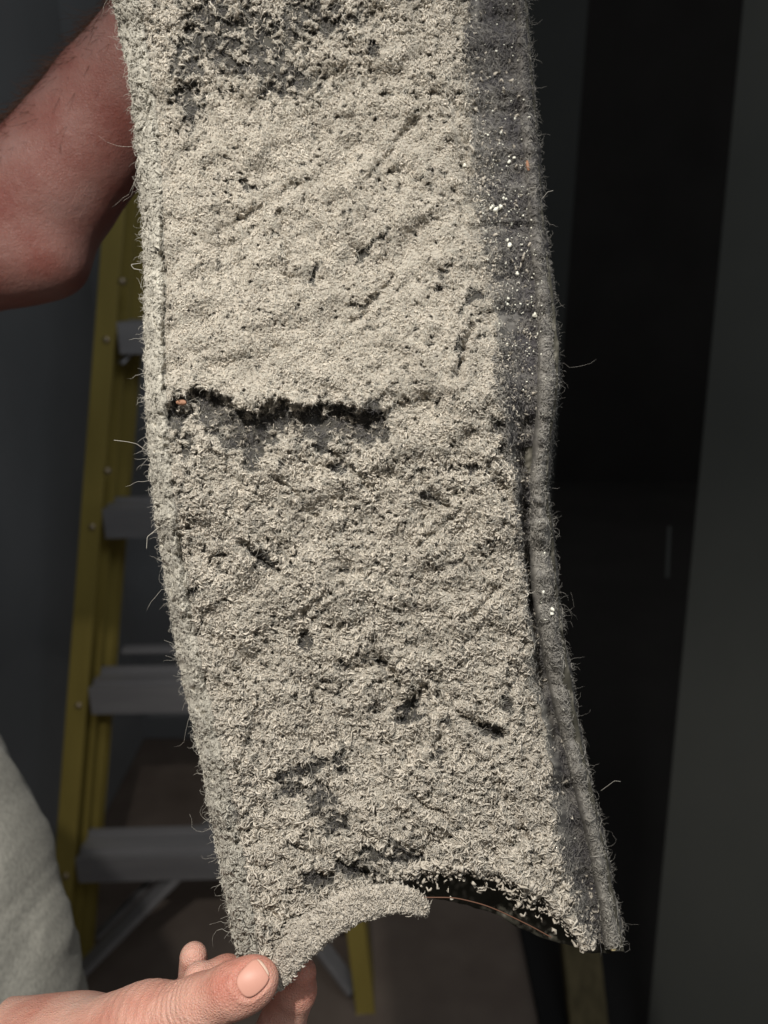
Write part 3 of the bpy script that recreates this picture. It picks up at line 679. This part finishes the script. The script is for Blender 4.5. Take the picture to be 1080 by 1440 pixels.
def rivet(par, x_, h, z_off=0):
    th = np.linspace(0, 2*math.pi, 13)[:-1]; V = [[x_, fy(h)-.005, h]]
    for r, dy in ((.0035, -.0045), (.006, -.002), (.0065, .003)):
        V += [[x_+r*math.cos(a), fy(h)+dy, h+r*math.sin(a)] for a in th]
    T = [[0, 1+i, 1+(i+1) % 12] for i in range(12)]; F_ = []
    for k in range(2): F_ += [[1+12*k+i, 1+12*(k+1)+i, 1+12*(k+1)+(i+1) % 12, 1+12*k+(i+1) % 12] for i in range(12)]
    o = mesh('rivet', V, F_, M_riv, par, tris=T)
    return o
for par, xf in ((rl, xl), (rr, xr_)):
    o = bpy.data.objects
for k in range(1, 8):
    h = .305*k
    a, b_ = xl(h)+.017, xr_(h)-.017
    # tread: grooved top, deep front skirt; one extruded profile
    y_ = fy(h)+.002; dep = .078
    prof = [(0, -.056), (.003, -.056), (.003, -.004)]
    prof = [(0, -.052), (0, 0), (.010, 0), (.012, -.012), (.022, -.012), (.024, 0), (.040, 0), (.042, -.012), (.066, -.012), (.068, 0)]
    prof += [(dep, 0), (dep, -.030), (dep-.003, -.030), (dep-.003, -.006), (.003, -.006), (.003, -.052)]
    n_ = len(prof); V = [[a, y_+p[0], h+p[1]] for p in prof]+[[b_, y_+p[0], h+p[1]] for p in prof]
    F_ = [[i, (i+1) % n_, n_+(i+1) % n_, n_+i] for i in range(n_)]
    mesh('tread', V, F_, M_alu, lad, smooth=False)
    for par, xx in ((lad, xl(h)), (lad, xr_(h))):
        rivet(par, xx, h-.028)
    if k in (3, 4): rivet(lad, xl(h+.24)*1.0, h+.235-.17)
def strut(name, p0, p1, w_, t_, m_=M_alu):
    p0 = Vector(p0); p1 = Vector(p1); L = (p1-p0).length
    v, f = box(-w_/2, w_/2, -t_/2, t_/2, 0, L); R = (p1-p0).to_track_quat('Z', 'Y').to_matrix()
    V = [R@Vector(a)+p0 for a in v]; o = mesh(name, [list(a) for a in V], f, m_, lad, smooth=False); bevel(o, .003); return o
strut('brace', (xl(.03)+.02, fy(.03)+.02, .06), (xl(.3)+.20, fy(.28)+.03, .26), .036, .012)
strut('brace', (xr_(.03)-.02, fy(.03)+.02, .03), (xr_(.3)-.16, fy(.28)+.03, .26), .034, .012)
strut('rear_brace', (xl(.03)+.04, fy(.06)+.12, .06), (xl(.3)+.25, fy(.3)+.12, .30), .022, .010)
strut('rear_brace', (xr_(.03)-.04, fy(.06)+.12, .06), (xr_(.3)-.25, fy(.3)+.12, .30), .022, .010)
strut('spreader', (xl(1.15)+.02, fy(1.15)+.03, 1.15), (xl(1.3)+.11, fy(1.27)+.09, 1.27), .020, .006)
strut('spreader', (xr_(1.15)-.02, fy(1.15)+.03, 1.15), (xr_(1.3)-.11, fy(1.27)+.09, 1.27), .020, .006)
for h in (.62, 1.23): strut('rear_crossbar', (xl(h)+.04, fy(h)+.12, h), (xr_(h)-.04, fy(h)+.12, h), .024, .010)
v, f = box(xl(H)-.03, xr_(H)+.03, fy(H)-.02, fy(H)+.14, H, H+.03); bevel(mesh('top_cap', v, f, M_yel, lad, smooth=False), .006)

# ================================================================ the room
def plaster(name, c0, c1, rough=.85, scale=3.0, bump=.25):
    m, nt, b = mat(name, c0, rough); noise_col(nt, b, [(.3, c0), (.7, c1)], scale, 8, bump=bump, bdist=.002); return m
M_wall = plaster('grey_plaster', (.195, .207, .222), (.24, .252, .27))
M_rwall = plaster('painted_grey', (.075, .079, .074), (.105, .108, .10), scale=2)
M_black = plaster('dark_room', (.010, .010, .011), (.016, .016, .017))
M_floor = plaster('brown_floor', (.15, .118, .10), (.21, .17, .145), scale=9)
M_wood, nt, b = mat('rough_timber', (.16, .13, .07), .8)
noise_col(nt, b, [(.3, (.09, .075, .04)), (.7, (.17, .14, .075))], 18, 8, stretch=(3, 3, .15), bump=.3)
def struct(name, v, f, m, smooth=False):
    o = mesh(name, v, f, m, smooth=smooth); o['kind'] = 'structure'; return o
v, f = box(-3, 3, -1.5, 6, -.1, 0); struct('floor', v, f, M_floor)
yb = 1.85
xend = float(P(815, 300, 1)[0])
def at_y(x_, y_, Y):                         # point of that pixel's ray on the plane y = Y
    r = P(x_, y_, 1.0)-CAM; return CAM+r*(Y/r[1])
xe = at_y(812, 150, yb)[0]
xm = at_y(705, 400, yb)[0]
M_frame = plaster('dark_paint', (.03, .033, .033), (.04, .043, .043))
v, f = box(xm, xe, yb-.03, yb+.15, 0.004, 2.7); o = mesh('door_frame', v, f, M_frame, smooth=False); o['label'] = 'dark painted frame at the near side of the black doorway'; o['category'] = 'door frame'
v, f = box(xm, 3.0, .62, 4.6, .004, .012); struct('carpet', v, f, M_black)  # black sheet over the floor, painting in the darkness of the unlit doorway
v, f = box(-.70, xm, yb, yb+.12, 0.004, 2.7); o = mesh('back_wall', v, f, M_wall, smooth=False)
o['label'] = 'dark grey plaster wall behind the yellow stepladder'; o['category'] = 'wall'
v, f = box(-.80, -.70, -1.5, yb+.12, 0.004, 2.7); o = mesh('side_wall', v, f, M_wall, smooth=False)
o['label'] = 'blue grey wall running along the side beyond the person'; o['category'] = 'wall'
# dark space beyond the doorway
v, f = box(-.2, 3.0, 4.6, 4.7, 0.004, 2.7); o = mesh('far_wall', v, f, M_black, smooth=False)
o['label'] = 'unlit black wall seen through the doorway'; o['category'] = 'wall'
# right wall standing nearer, its free edge slanting in the picture
e0 = P(1048, -40, 1.25); e1 = P(908, 1460, 1.25)
n0 = np.array([.55, -.90, 0])
V = [];
for q_ in (e0, e1):
    V += [q_, q_+n0, q_+n0+np.array([.06, .03, 0]), q_+np.array([.06, .03, 0])]
f = [[0, 1, 5, 4], [1, 2, 6, 5], [2, 3, 7, 6], [3, 0, 4, 7], [0, 3, 2, 1], [4, 5, 6, 7]]
dr_ = empty('grey_door', e1, 'plain grey door standing open beside the dark doorway', 'door')
bevel(mesh('door_leaf', V, f, M_rwall, dr_, smooth=False), .003)
hp = P(941, 740, 1.23); hq = P(938, 812, 1.23)
V, q, T = tubes(np.linspace(hp, hq, 6)[None], np.full((1, 6), .0035), 8); mesh('handle', V, q, M_frame, dr_)
# leaning board
b0 = P(829, 1462, 1.30); b1 = P(800, 1180, 1.42)
pl = empty('timber_board', b0, 'rough olive brown board leaning upright just below the lower right corner of the sleeve', 'board')
p0, p1 = Vector(b0), Vector(b1); v, f = box(-.034, .034, -.012, .012, 0, (p1-p0).length); R = (p1-p0).to_track_quat('Z', 'Y').to_matrix()
bevel(mesh('board', [list(R@Vector(a)+p0) for a in v], f, M_wood, pl, smooth=False), .003)
